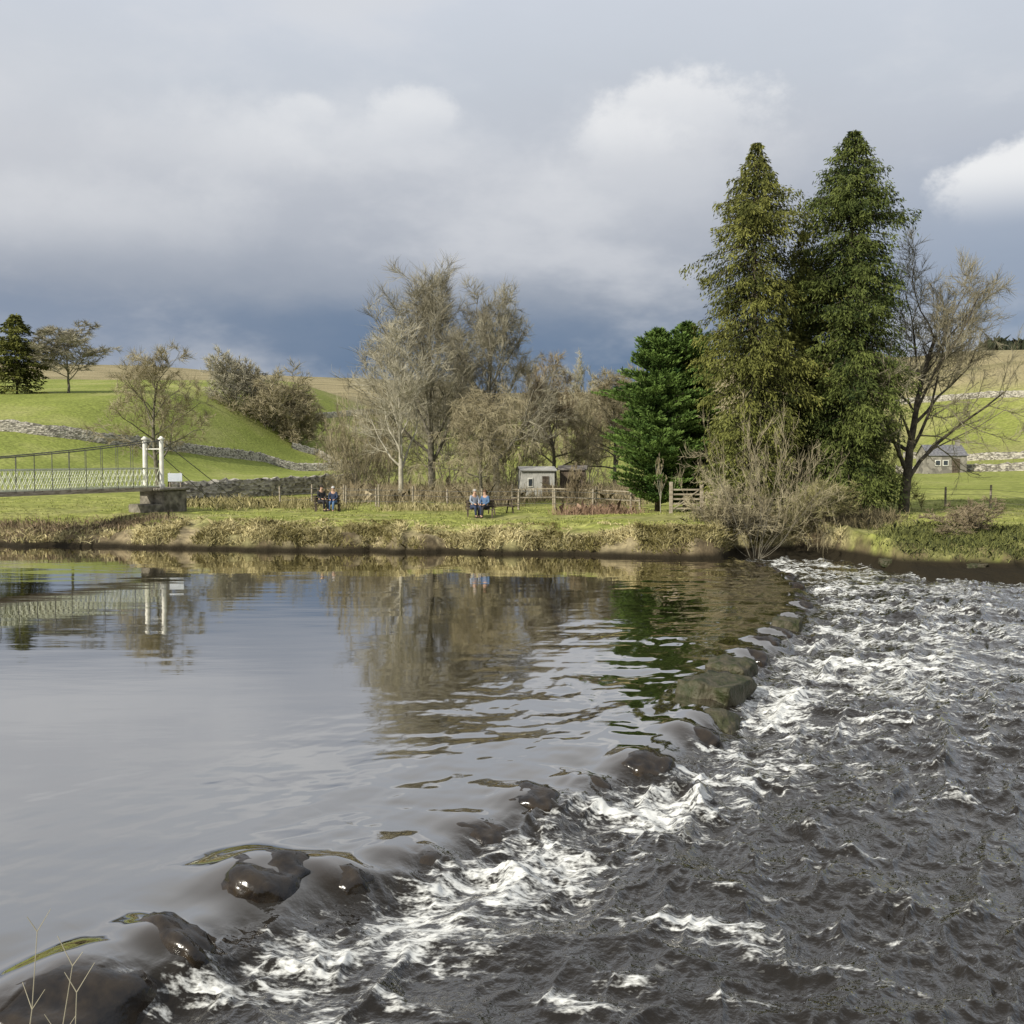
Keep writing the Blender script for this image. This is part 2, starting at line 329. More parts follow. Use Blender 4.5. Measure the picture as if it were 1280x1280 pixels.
ordn=['first','second','third','fourth','fifth','sixth','seventh','eighth','ninth','tenth','eleventh','twelfth','thirteenth','fourteenth','fifteenth','sixteenth','seventeenth','eighteenth','nineteenth','twentieth','twenty-first','twenty-second','twenty-third','twenty-fourth']
spec_lab={0:'broad brown stepping stone under glassy water in the lower left corner',1:'narrow upright black wet stone beside the broad brown corner stone',2:'dark rounded stepping stone with smooth water bulging over it at lower left',
 6:'dark dripping stepping stone in mid river, left of a closely paired one',8:'long low dark stepping stone just below the exposed mossy slabs on the left',10:'flat wet slab just nearer than the largest mossy stepping stone',11:'largest exposed mossy stepping stone, flat slab standing proud of the river',12:'mossy square stepping stone just behind the largest exposed slab'}
# aim each submerged stone's crown relative to the water that really lies over it
for i,((px,py,ln,wd,tp),(x0,y0)) in enumerate(zip(ST,SP)):
    ex=tp>=.1; m=mossM if (ex or i==10) else stoneM
    me=rock_mesh('stepping_stone',i,wd*1.15,ln*(1.1 if ex else 1.0),.75,m,k=.3 if ex else .75,rg=.5 if ex else .45)
    o=bpy.data.objects.new('stepping_stone',me); COL.objects.link(o)
    ox,oy=x0+(.12 if ex else .20),y0-.08
    if ex: zl=tp-.40
    else:
        d2=(WX-ox)**2+(WY-oy)**2; k=np.unravel_index(np.argmin(d2),d2.shape); wz=float(z[k]); top=max(v_.co.z for v_ in me.vertices)
        poke={0:.030,1:.07,2:.035,3:.02,4:.0,5:.0,6:.04,7:.03,8:.04,9:.02,10:.07}.get(i,.045)
        zl=wz+poke-top
    o.location=(ox,oy,zl); o.rotation_euler=(random.uniform(-.05,.05),random.uniform(.05,.14),math.atan2(FL[1],FL[0])+random.uniform(-.2,.2))
    tag(o,spec_lab.get(i,'wet stepping stone, %s in the line counting from the lower left corner'%ordn[i]),'stepping stone','stepping stones across the river')
rl=[(872,690,.5,'dark rock at the water edge where the grassy bank ends'),(890,697,.4,'small dark rock lowest at the tip of the grassy bank'),(1118,703,.40,'leftmost mossy boulder at the foot of the right hand bank'),(1226,709,.34,'small mossy boulder at the waterline near the right edge of the picture')]
for i,(px,py,s,lb) in enumerate(rl):
    p=PZ(px,py,0); o=bpy.data.objects.new('boulder',rock_mesh('boulder',40+i,s*2,s*1.2,s*.8,stoneM if i<2 else mossM,k=.5,rg=1.0)); COL.objects.link(o)
    o.location=(p[0],p[1]+.45,-.05); tag(o,lb,'rock','rocks along the far waterline')
# ------------------------------------------------------------ TREES
def tubes(segs,k):
    P=segs[:,0:3]; Q=segs[:,3:6]; r0=segs[:,6]; r1=segs[:,7]; d=Q-P; d/=np.linalg.norm(d,axis=1)[:,None]+1e-9
    ref=np.where(np.abs(d[:,2:3])<.8,np.array([[0,0,1.]]),np.array([[1.,0,0]])); a=np.cross(d,ref); a/=np.linalg.norm(a,axis=1)[:,None]+1e-9; c=np.cross(d,a)
    th=np.arange(k)*2*math.pi/k; n=len(segs)
    ring=a[:,None,:]*np.cos(th)[None,:,None]+c[:,None,:]*np.sin(th)[None,:,None]
    V=np.concatenate([P[:,None]+ring*r0[:,None,None],Q[:,None]+ring*r1[:,None,None]],1).reshape(-1,3)
    b0=np.arange(n)[:,None]*2*k; i=np.arange(k)[None,:]; j=(i+1)%k
    Fc=np.stack([b0+i,b0+j,b0+k+j,b0+k+i],-1).reshape(-1,4)
    return V,Fc
def norm(a): 
    l=math.sqrt(a[0]*a[0]+a[1]*a[1]+a[2]*a[2])+1e-9; return (a[0]/l,a[1]/l,a[2]/l)
STY={
 'round':dict(n=[21,10,7],ang=(34,64),ratio=[.60,.5,.45],trop=[.03,.06,.05,.03],wan=.12,start=.2,stems=1,tw=6,tl=.65,td=.12),
 'upright':dict(n=[20,9,7],ang=(22,50),ratio=[.56,.5,.48],trop=[.05,.10,.07,.04],wan=.09,start=.18,stems=1,tw=5,tl=.65,td=.18),
 'open':dict(n=[17,10,7],ang=(28,60),ratio=[.74,.55,.48],trop=[.02,.08,.06,.04],wan=.14,start=.16,stems=1,tw=5,tl=.65,td=.15),
 'weep':dict(n=[16,9,7],ang=(40,75),ratio=[.6,.5,.5],trop=[.03,.02,-.12,-.2],wan=.18,start=.2,stems=1,tw=5,tl=.9,td=-.35),
 'shrub':dict(n=[6,4],ang=(22,52),ratio=[.5,.5],trop=[.02,.02,0],wan=.15,start=.25,stems=15,tw=2,tl=.40,td=.15),
 'bush':dict(n=[10,8],ang=(25,60),ratio=[.55,.5],trop=[.03,.02,0],wan=.15,start=.12,stems=11,tw=5,tl=.5,td=.12),
}
def gen_tree(seed,style,mult=1.0):
    st=STY[style]; rn=random.Random(seed); segs=[]
    nsg=[8,5,3,3]; ML=len(st['n'])
    def rec(p,d,Ln,r,lev):
        ns=nsg[lev]; pts=[(p,d,r)]; tr=st['trop'][min(lev,len(st['trop'])-1)]; w=st['wan']*(1+.4*lev)*(.45 if lev==0 and st['stems']==1 else 1)
        for i in range(ns):
            d=norm((d[0]+rn.gauss(0,w),d[1]+rn.gauss(0,w),d[2]+rn.gauss(0,w)+tr))
            l=Ln/ns; q=(p[0]+d[0]*l,p[1]+d[1]*l,p[2]+d[2]*l); r1=r*(.86 if lev==0 else .8)
            segs.append((*p,*q,r,r1,lev)); p=q; r=r1; pts.append((p,d,r))
        if lev<ML:
            nc=max(2,int(st['n'][lev]*mult*rn.uniform(.8,1.2)))
            for c in range(nc):
                t=st['start']+(1-st['start'])*((c+rn.random())/nc) if lev==0 else .15+.85*(c+rn.random())/nc
                f=t*ns; i=min(int(f),ns-1); fr_=f-i; A,dA,rA=pts[i]; B,dB,rB=pts[i+1]
                pp=tuple(A[k]+(B[k]-A[k])*fr_ for k in range(3))
                ang=R(rn.uniform(*st['ang']))*(1.15-.45*t if lev==0 else 1)
                az=rn.uniform(0,6.283) if lev else c*2.4+rn.uniform(-.5,.5)
                dv=Vector(dB); o1=dv.orthogonal().normalized(); o2=dv.cross(o1)
                nd=dv*math.cos(ang)+(o1*math.cos(az)+o2*math.sin(az))*math.sin(ang)
                LL=Ln*st['ratio'][lev]*rn.uniform(.85,1.1)*(1.12-.50*t)
                rec(pp,tuple(nd),LL,rB*.58,lev+1)
    for s in range(st['stems']):
        if st['stems']==1: rec((0,0,0),(0,0,1),8,.24,0)
        else:
            a_=rn.uniform(0,6.283); tl=rn.uniform(.05,1.2); rec((.25*math.cos(a_),.25*math.sin(a_),0),(math.cos(a_)*math.sin(tl),math.sin(a_)*math.sin(tl),math.cos(tl)),rn.uniform(3.2,4.4),.05,0)
    sg=np.array(segs); g=np.random.default_rng(seed)
    def tw_(B,M):
        B=np.repeat(B,M,0); n=len(B); t=g.random(n)[:,None]; P=B[:,:3]+(B[:,3:6]-B[:,:3])*t; d=B[:,3:6]-B[:,:3]; d/=np.linalg.norm(d,axis=1)[:,None]+1e-9
        rd=g.normal(size=(n,3)); rd/=np.linalg.norm(rd,axis=1)[:,None]; d=d*.9+rd*.65; d[:,2]+=st['td']; d/=np.linalg.norm(d,axis=1)[:,None]
        Lw=st['tl']*g.uniform(.4,1.1,n)[:,None]; m=P+d*Lw*.5; d2=d+g.normal(size=(n,3))*.22; d2[:,2]+=st['td']; d2/=np.linalg.norm(d2,axis=1)[:,None]
        return P,m,m+d2*Lw*.5
    A=tw_(sg[sg[:,8]==ML],st['tw']); B=tw_(sg[sg[:,8]==ML-1],2)
    return sg,[np.concatenate([a_,b_]) for a_,b_ in zip(A,B)]
bark=mat('grey_bark',(.09,.082,.06),(.22,.20,.155),scale=4)
barkD=mat('dark_bark',(.04,.034,.026),(.13,.11,.08),scale=4)
barkP=mat('pale_bark',(.28,.26,.20),(.46,.43,.34),scale=4)
tw=[mat('twig_grey',(.21,.19,.135),(.34,.315,.23),scale=1),mat('twig_tan',(.245,.21,.13),(.385,.34,.215),scale=1),mat('twig_brown',(.20,.16,.10),(.32,.265,.17),scale=1),mat('twig_pale',(.30,.275,.20),(.45,.42,.32),scale=1),mat('twig_olive',(.19,.175,.075),(.32,.295,.135),scale=1),mat('twig_dark',(.17,.15,.10),(.29,.265,.18),scale=1)]
def place_bare(px,D,ytop,hw,seed,style,tm,bm_,label,name='bare_tree',group=None,mult=1.0,thr=1,rmin=.009,cat='tree',rsc=.95,pc=3.0,twr=.0085,lean=0,yb=None):
    x=PD(px,600,D)[0]
    if yb is not None:
        h0=hit(px,yb); x,D=float(h0[0]),float(h0[1])
    zb=G1(x,D)-.05; H=PD(px,ytop,D)[2]-zb; W=hw/F*D
    s,(P,M,Q)=gen_tree(seed,style,mult)
    zt=np.percentile(Q[:,2],99.3); lo_=np.percentile(Q[:,0],pc); hi_=np.percentile(Q[:,0],100-pc); cx=(lo_+hi_)/2; ex=(hi_-lo_)/2
    kz=H/zt; kx=W/ex
    def tr(A):
        A=A.copy(); zz=A[:,2]/zt; A[:,0]=(A[:,0]-cx*zz)*kx+lean*zz*W; A[:,1]*=kx; A[:,2]*=kz; return A
    s[:,:3]=tr(s[:,:3]); s[:,3:6]=tr(s[:,3:6]); P,M,Q=tr(P),tr(M),tr(Q)
    s[:,6:8]*=H/11*rsc; s[:,6:8]=np.maximum(s[:,6:8],rmin*max(1,D/65))
    t=thing(name,(x,D,zb),label,cat,group)
    A=s[s[:,8]<=thr]; B=s[s[:,8]>thr]
    V,Fc=tubes(A,6); npmesh('trunk',V,Fc,bm_,t,smooth=True)
    V,Fc=tubes(B,3)
    n=len(P); g=np.random.default_rng(seed+1); sd=np.cross(Q-P,g.normal(size=(n,3))); sd/=np.linalg.norm(sd,axis=1)[:,None]+1e-9; w=twr*max(1,D/70)
    V2=np.stack([P-sd*w,P+sd*w,M-sd*w*.85,M+sd*w*.85,Q-sd*w*.4,Q+sd*w*.4],1).reshape(-1,3); b0=np.arange(n)[:,None]*6
    F2=np.concatenate([b0+np.array([[0,1,3,2]]),b0+np.array([[2,3,5,4]])])
    npmesh('crown',np.vstack([V,V2]),np.vstack([Fc,F2+len(V)]),tm,t)
    return t
TG='bare winter trees beyond the river'
place_bare(540,72,328,70,11,'upright',tw[0],bark,'tallest bare grey tree of the middle clump, open upright crown',group=TG,mult=1.0)
place_bare(622,70,350,68,12,'round',tw[0],bark,'dense round-topped bare tree just right of the tallest one',group=TG,mult=1.0)
place_bare(500,66,395,50,13,'upright',tw[3],barkP,'slender pale-barked bare tree at the left of the middle clump',group=TG,mult=.72,rsc=.8)
place_bare(600,62,486,56,14,'weep',tw[1],bark,'low shaggy drooping tree behind the seated pair in blue',group=TG,mult=.92)
place_bare(694,84,443,48,15,'round',tw[2],bark,'brown-twigged bare tree just right of the middle clump, above the pale shed',group=TG,mult=.88)
place_bare(722,118,442,26,16,'round',tw[3],bark,'small pale distant bare tree showing over the brown crowns',group=TG,mult=.68)
place_bare(768,82,462,46,17,'round',tw[1],bark,'tan bare tree immediately left of the small green pines',group=TG,mult=.85)
place_bare(448,74,490,40,18,'bush',tw[1],bark,'tan multi-stemmed bare tree at the left foot of the middle clump',group=TG,mult=.85)
place_bare(198,88,434,58,19,'round',tw[1],bark,'bare spreading tree standing behind the white bridge towers',group=TG,mult=.84)
place_bare(88,166,404,42,20,'round',tw[0],bark,'rounded bare tree on the left hilltop beside a conifer',group=TG,mult=.84,rmin=.014,twr=.012)
place_bare(300,150,440,36,21,'bush',tw[3],bark,'pale bushy tree on the hillside right of the bridge tree',group=TG,rmin=.014,yb=510,mult=1.1,twr=.011)
place_bare(338,138,460,50,22,'bush',tw[1],bark,'wide tan thicket tree running down the edge of the green hill',group=TG,rmin=.014,yb=538,mult=1.1,twr=.011)
place_bare(372,124,492,32,23,'bush',tw[1],bark,'lowest small tan bush tree at the foot of the green hill',group=TG,rmin=.014,yb=556,mult=1.1,twr=.011)
place_bare(640,80,470,46,24,'bush',tw[2],bark,'brown bushy tree filling in behind the middle clump',group=TG,mult=.9)
place_bare(735,95,478,44,25,'bush',tw[1],bark,'tan bushy tree behind the dark hut',group=TG,mult=.95)
place_bare(560,80,460,64,26,'bush',tw[0],bark,'grey bushy understorey tree between the tallest trunks',group=TG,mult=.9)
place_bare(488,86,480,48,27,'bush',tw[1],bark,'tan bushy understorey tree behind the pale-barked one',group=TG,mult=.9)
place_bare(1130,53,298,94,31,'open',tw[5],barkD,'large spreading bare tree with dark trunk right of the tall spruces',group=TG,mult=1.0,rsc=.95,lean=.35,pc=4)
place_bare(1075,56,500,60,32,'bush',tw[4],barkD,'tangled olive bare bush between the spruces and the spreading tree',group=TG,mult=.9)
place_bare(945,44,498,90,33,'shrub',tw[1],bark,'pale fan-shaped bare shrub on the bank point under the spruces',name='bare_shrub',cat='shrub',rsc=.42,thr=0,rmin=.006,twr=.0055)
place_bare(915,45.5,605,46,34,'bush',tw[1],bark,'low tan brush behind the pale fan-shaped shrub',name='bare_shrub',cat='shrub',mult=.7)
place_bare(1010,47,600,55,35,'bush',tw[4],barkD,'olive scrubby bush at the foot of the tall right spruce',name='bare_shrub',cat='shrub',mult=.8)
place_bare(1215,44,622,42,36,'bush',tw[2],barkD,'brown twiggy bush on the right hand bank',name='bare_shrub',cat='shrub',mult=.7)
place_bare(720,60,580,13,37,'bush',tw[2],barkD,'small dark upright bush in front of the hut',name='bare_shrub',cat='shrub',mult=.7)
place_bare(826,53,565,7,38,'upright',tw[1],barkP,'thin young sapling with a pale stem below the small pines',group=TG,mult=.35,rsc=.45)
# conifers
def conifer(px,D,ytop,hw,seed,m,bm_,label,nb=300,dens=1.0,droop=.5,ragged=.35,zlow=.04,name='spruce_tree',sz=1.0,kt=3.3,low=.85,K=10,gapa=.5,ws=.15,flat=1.0,nw=0):
    rn=np.random.default_rng(seed); x=PD(px,600,D)[0]; zb=G1(x,D)-.05; H=PD(px,ytop,D)[2]-zb; W=hw/F*D
    t=thing(name,(x,D,zb),label,'tree','evergreen trees')
    PP=[];DD=[];SS=[];TT=[];segs=[]
    fs=zlow+(1-zlow)*np.sort(rn.random(nb)**.9)
    if nw: fs=np.clip((np.round(fs*nw)+rn.normal(size=nb)*.28)/nw,zlow,.995)
    for i,f in enumerate(fs):
        az=i*2.39996+rn.normal()*.4
        prof=min(1,((1-f)*kt)**.8)*(low+(1-low)*min(1,f*2.5))
        g0=float(vn(np.array([(az%6.283)*.8+seed]),np.array([f*10.+seed]),seed)[0])
        gap=1-gapa+gapa*1.9*g0
        Lb=W*prof*min(1.25,gap)*rn.uniform(1-ragged,1.08)*(1.25 if rn.random()<.08 else 1)+.10
        o=np.array([math.cos(az),math.sin(az),0.]); side=np.array([-o[1],o[0],0.])
        n=int(max(5,Lb*8*dens))*K
        up=.45 if f>.75 else .16
        segs.append((0,0,f*H,o[0]*Lb*.85,o[1]*Lb*.85,f*H+Lb*(up*.85-droop*.6),.025+.008*Lb,.008,1))
        ns=max(4,int(Lb*5)); q0=rn.random(n)**.65; st_=np.floor(q0*ns); sq=(st_+.5)/ns; sgn=np.where(rn.random(n)<.5,-1,1); sl=rn.random(n)
        wd=sgn*sl*(.12+.30*Lb*np.minimum(1,1.35-sq))*.60; qq=np.clip(sq+sl*.10+rn.normal(size=n)*.02,0,1.08)
        zc=f*H+Lb*(up*qq-droop*qq*qq+.35*droop*qq**4)
        hang=rn.exponential(.19*min(1,Lb),n)*abs(droop)*2.0*flat
        PP.append(o*(qq*Lb)[:,None]+side*wd[:,None]+np.column_stack([np.zeros(n),np.zeros(n),zc-hang*.9-np.abs(wd)*.35*droop+rn.normal(size=n)*.03]))
        d=o*rn.uniform(.0,.9,n)[:,None]+side*(sgn*rn.uniform(0,.9,n))[:,None]; d[:,2]+=.20-droop*rn.uniform(.3,2.6,n); DD.append(d)
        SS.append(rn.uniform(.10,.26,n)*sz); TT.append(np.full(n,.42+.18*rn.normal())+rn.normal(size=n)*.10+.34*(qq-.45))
    P=np.concatenate(PP);Dr=np.concatenate(DD);SZ=np.concatenate(SS);TN=np.concatenate(TT); Dr/=np.linalg.norm(Dr,axis=1)[:,None]
    sd=np.cross(Dr,rn.normal(size=P.shape)); sd/=np.linalg.norm(sd,axis=1)[:,None]; w=SZ[:,None]*ws
    V=np.stack([P-sd*w*.5,P+Dr*SZ[:,None]*.4-sd*w,P+Dr*SZ[:,None],P+Dr*SZ[:,None]*.5+sd*w],1).reshape(-1,3)
    npmesh('crown',V,np.arange(len(V)).reshape(-1,4),m,t,fattr={'tone':TN})
    tr=MB(); tr.tube((0,0,0),(0,0,H*.97),H*.016,.02,8); tr.build('trunk',bm_,t,smooth=True)
    Vb,Fb=tubes(np.array(segs),4); npmesh('branches',Vb,Fb,bm_,t)
    return t
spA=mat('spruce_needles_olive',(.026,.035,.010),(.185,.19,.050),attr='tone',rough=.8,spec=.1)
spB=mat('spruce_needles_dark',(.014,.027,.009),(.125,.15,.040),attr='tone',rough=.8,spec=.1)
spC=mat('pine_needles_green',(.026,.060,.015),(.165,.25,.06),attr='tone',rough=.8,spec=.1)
conifer(940,50.5,177,55,51,spA,barkD,'tall ragged olive spruce, left one of the tallest pair',nb=470,dens=1.1,droop=.72,ragged=.42,kt=5.0,gapa=.55,low=.92,nw=32)
conifer(1060,51.5,163,63,52,spB,barkD,'tallest dark dense spruce, right one of the tallest pair',nb=580,dens=1.2,droop=.62,ragged=.32,kt=4.4,gapa=.4,low=.95,nw=36)
conifer(1000,53,290,56,53,spA,barkD,'shorter olive spruce wedged between the tallest pair',nb=350,dens=1.,droop=.68,ragged=.4,kt=3.6,gapa=.5,nw=22)
conifer(822,55,413,54,54,spC,barkD,'bright dark-green pine, left of the two small ones',nb=560,dens=1.5,droop=-.12,ragged=.5,name='pine_tree',kt=2.4,low=.85,sz=1.0,gapa=.4,flat=0)
conifer(857,56.5,406,46,55,spC,barkD,'bright dark-green pine, right of the two small ones',nb=500,dens=1.5,droop=-.12,ragged=.5,name='pine_tree',kt=3.4,sz=1.0,gapa=.4,flat=0)
conifer(24,164,394,36,56,spA,barkD,'conifer on the left hilltop at the edge of the picture',nb=220,dens=.3,droop=.3,ragged=.3,sz=3.2,kt=2.0,K=7,gapa=.3)
def stuff_tufts(name,P,hgt,wid,m,label,cat,spread=.35,tone=None,parent=None):
    n=len(P); d=rng.normal(size=(n,3))*spread; d[:,2]=1; d/=np.linalg.norm(d,axis=1)[:,None]
    sd=np.cross(d,rng.normal(size=(n,3))); sd/=np.linalg.norm(sd,axis=1)[:,None]
    h_=np.asarray(hgt)*rng.uniform(.5,1.15,n); w=np.asarray(wid)*rng.uniform(.6,1.3,n)
    bend=rng.normal(size=(n,3))*.25; bend[:,2]=-.12
    mid=P+d*h_[:,None]*.6; tip=P+d*h_[:,None]+bend*h_[:,None]
    V=np.stack([P-sd*w[:,None]*.5,P+sd*w[:,None]*.5,mid+sd*w[:,None]*.35,tip,mid-sd*w[:,None]*.35],1).reshape(-1,3)
    if tone is None: tone=rng.random(n)
    o=npmesh(name,V,np.arange(5*n).reshape(-1,5),m,parent,fattr={'tone':tone})
    tag(o,label,cat,kind='stuff'); return o
D_=rng.uniform(262,285,900); x_=(rng.uniform(1225,1420,900)-640)/F*D_
darkwood=mat('far_wood',(.015,.022,.012),(.05,.06,.03),attr='tone')
stuff_tufts('far_wood',np.column_stack([x_,D_,gz(x_,D_)-.3]),4.5,2.2,darkwood,'dark far-off wood along the right skyline','wood',spread=.08)
grassM=mat('bank_grass',(.16,.14,.05),(.60,.53,.29),attr='tone',rough=.9,spec=.1)
greenM=mat('meadow_grass',(.14,.16,.04),(.42,.43,.14),attr='tone',rough=.9,spec=.1)
nC_=7500; x_=rng.uniform(-27,14,nC_); t0=np.where(rng.random(nC_)<.65,rng.uniform(.1,1.6,nC_),rng.uniform(.8,3.0,nC_)); y_=np.interp(x_,BX,BY)+t0
k_=(fb(x_*.9,y_*1.1,301,3)>.41)&((x_>-17)|(rng.random(nC_)<.35)); x_,y_,t0=x_[k_],y_[k_],t0[k_]; tn=np.clip(fb(x_*.7,y_*.7,305,3)*2.0-.5+rng.normal(size=len(x_))*.2,0,1)*np.where(t0<.4,.65,1); hh=rng.uniform(.12,.40,len(x_))*np.where(t0<1.6,1.2,.5)
M_=13; X_=np.repeat(x_,M_)+rng.normal(size=len(x_)*M_)*.10; Y_=np.repeat(y_,M_)+rng.normal(size=len(x_)*M_)*.10; z_=gz(X_,Y_); ok=z_>.15
stuff_tufts('dry_grass',np.column_stack([X_,Y_,z_-.02])[ok],np.repeat(hh,M_)[ok],.034,grassM,'straw-coloured grass tussocks hanging over the far bank','grass',spread=.75,tone=(np.repeat(tn,M_)+rng.normal(size=len(X_))*.12)[ok])
n=30000; yy=46+26*rng.random(n)**1.6; xx=(rng.random(n)*2-1)*(.56*yy); keep=(bankt(xx,yy)>1.5)&(fb(xx*.35,yy*.35,303,3)>.42); xx=xx[keep]; yy=yy[keep]
stuff_tufts('meadow_grass',np.column_stack([xx,yy,gz(xx,yy)-.02]),.12,.04,greenM,'short green grass of the far meadow','grass',spread=.6)
scrubM=mat('scrub_twigs',(.15,.12,.07),(.40,.335,.21),attr='tone'); redM=mat('red_scrub',(.18,.11,.07),(.38,.26,.18),attr='tone')
def scrub(name,px0,px1,D0,D1,n,h_,m,label,cat,w=.035,clump=40,skip=None):
    nc=max(1,n//clump); D=rng.uniform(D0,D1,nc); pxx=rng.uniform(px0,px1,nc)
    if skip is not None:
        kk_=~((pxx>skip[0])&(pxx<skip[1])&(D<skip[2])); D=D[kk_]; pxx=pxx[kk_]; nc=len(D)
    x=(pxx-640)/F*D; hh=h_*rng.uniform(.5,1.1,nc)
    X=np.repeat(x,clump)+rng.normal(size=nc*clump)*.45; Y=np.repeat(D,clump)+rng.normal(size=nc*clump)*.45; H=np.repeat(hh,clump)*rng.uniform(.4,1.1,nc*clump)
    Z=gz(X,Y); k=Z>.12
    return stuff_tufts(name,np.column_stack([X,Y,Z])[k],H[k],w,m,label,cat,spread=.42)
scrub('undergrowth',415,800,62,80,18000,1.7,scrubM,'tangled brown undergrowth beneath the bare middle trees','undergrowth',w=.026,skip=(645,730,66))
scrub('red_undergrowth',705,792,52.5,54.5,2600,.8,redM,'reddish dead stems in front of the fence','undergrowth',w=.02)
scrub('pale_undergrowth',478,580,56.5,59,2600,.75,grassM,'pale dry stems along the fence foot','undergrowth',w=.02)
scrub('bank_undergrowth',885,1110,46,50,7500,.8,mat('dark_scrub',(.05,.045,.025),(.24,.20,.11),attr='tone'),'dark scrub under the tall spruces','undergrowth',w=.028)
scrub('bridge_undergrowth',215,430,58,69,9500,.6,mat('olive_scrub',(.15,.135,.05),(.46,.40,.20),attr='tone'),'rough straw and olive scrub along the low wall right of the bridge','undergrowth')
scrub('right_undergrowth',1112,1290,39.2,46,10000,.36,mat('rush',(.028,.038,.012),(.19,.20,.06),attr='tone'),'dark rushes and grass on the right hand bank','undergrowth',w=.028)
scrub('mud_undergrowth',-60,215,48,52,5000,.5,mat('brown_weeds',(.08,.06,.04),(.34,.26,.16),attr='tone'),'brown weeds on the muddy bank below the bridge','undergrowth',w=.025)
# ------------------------------------------------------------ stone walls
wallM=mat('dry_stone',(.13,.12,.10),(.48,.45,.38),scale=3.2,tex='vor',bump=.08,bscale=3.2,lo=.1,hi=.9,stretch=(1,1,2))
def stone_wall(pix,h_,label,wd=.55,pts=None):
    pts=[hit(*p)[:2] for p in pix] if pts is None else [np.array(p) for p in pts]; out=[]
    for a_,b_ in zip(pts[:-1],pts[1:]):
        n=max(2,int(np.linalg.norm(b_-a_)/.45))
        for k in range(n): out.append(a_+(b_-a_)*k/n)
    out.append(pts[-1]); c=np.array(out); d=np.gradient(c,axis=0); d/=np.linalg.norm(d,axis=1)[:,None]+1e-9; nn=np.stack([-d[:,1],d[:,0]],-1)
    g=gz(c[:,0],c[:,1]); n=len(c)
    prof=[(-.5,-.2),(-.5,.0),(-.4,.45),(-.32,.85),(-.2,1.0),(.2,1.0),(.32,.85),(.4,.45),(.5,0),(.5,-.2)]
    o0=c[0]; V=np.zeros((n,len(prof),3))
    for j,(a_,hz) in enumerate(prof):
        jit=rng.normal(size=n)*.05; V[:,j,:2]=c+nn*(a_*wd+jit)[:,None]-o0
        V[:,j,2]=g+hz*h_+(rng.normal(size=n)*.07 if hz>.8 else rng.normal(size=n)*.02)-g[0]
    o=npmesh('dry_stone_wall',V.reshape(-1,3),grid_faces(n,len(prof)),wallM); o.location=(o0[0],o0[1],g[0])
    return tag(o,label,'wall')
def xy(px,D): return (PD(px,600,D)[0],D)
stone_wall([(-40,534),(0,538),(60,545),(130,554),(200,562),(260,569),(330,577),(440,587)],1.25,'long dry stone wall crossing the green hillside on the left')
stone_wall(None,1.25,'low stone wall running right from the bridge sign behind dry scrub',pts=[xy(212,66),xy(300,71),xy(390,78),xy(445,86)])
stone_wall([(365,560),(400,570),(440,585)],1.1,'short stone wall dropping down the foot of the green hill')
stone_wall([(1120,592),(1200,590),(1300,588)],1.0,'stone wall across the flat field right of the spruces')
stone_wall([(1130,572),(1210,576),(1300,572)],1.0,'upper stone wall beside the small stone house')
stone_wall([(1120,506),(1200,500),(1300,496)],1.1,'high stone wall crossing the tan hillside on the right')
stone_wall([(385,524),(450,518),(520,520)],1.1,'far stone wall on the middle field behind the bare trees')
# ------------------------------------------------------------ bridge
white=mat('bridge_white_paint',(.62,.61,.55),(.78,.77,.70),scale=3,rough=.5)
cream=mat('bridge_lattice_paint',(.50,.53,.38),(.66,.68,.52),scale=2,rough=.6)
steel=mat('dark_steel_cable',(.05,.05,.045),(.12,.12,.11),scale=5,rough=.5)
conc=mat('weathered_concrete',(.08,.072,.055),(.28,.255,.205),scale=2.5,bump=.05)
wood=mat('weathered_wood',(.20,.17,.12),(.40,.35,.27),scale=3,stretch=(1,1,6))
woodD=mat('dark_wood',(.05,.04,.03),(.14,.11,.08),scale=3)
B0=PD(192,608,55.); B1=PD(0,609,46.5); bd=np.array([B1[0]-B0[0],B1[1]-B0[1]]); br_=math.atan2(bd[1],bd[0]); zd=B0[2]
bt=thing('suspension_footbridge',(B0[0],B0[1],0),'cream suspension footbridge with lattice sides and white towers at the left','footbridge',rz=br_)
LB=40.; Wd=1.0; YO=Wd/2+.07
deck=MB()
for k in range(int(LB/.5)): deck.box((.25+.5*k,0,zd-.05),(.47,Wd,.06))
for s in (-1,1): deck.box((LB/2,s*(Wd/2-.03),zd-.15),(LB,.08,.14))
deck.build('deck',wood,bt)
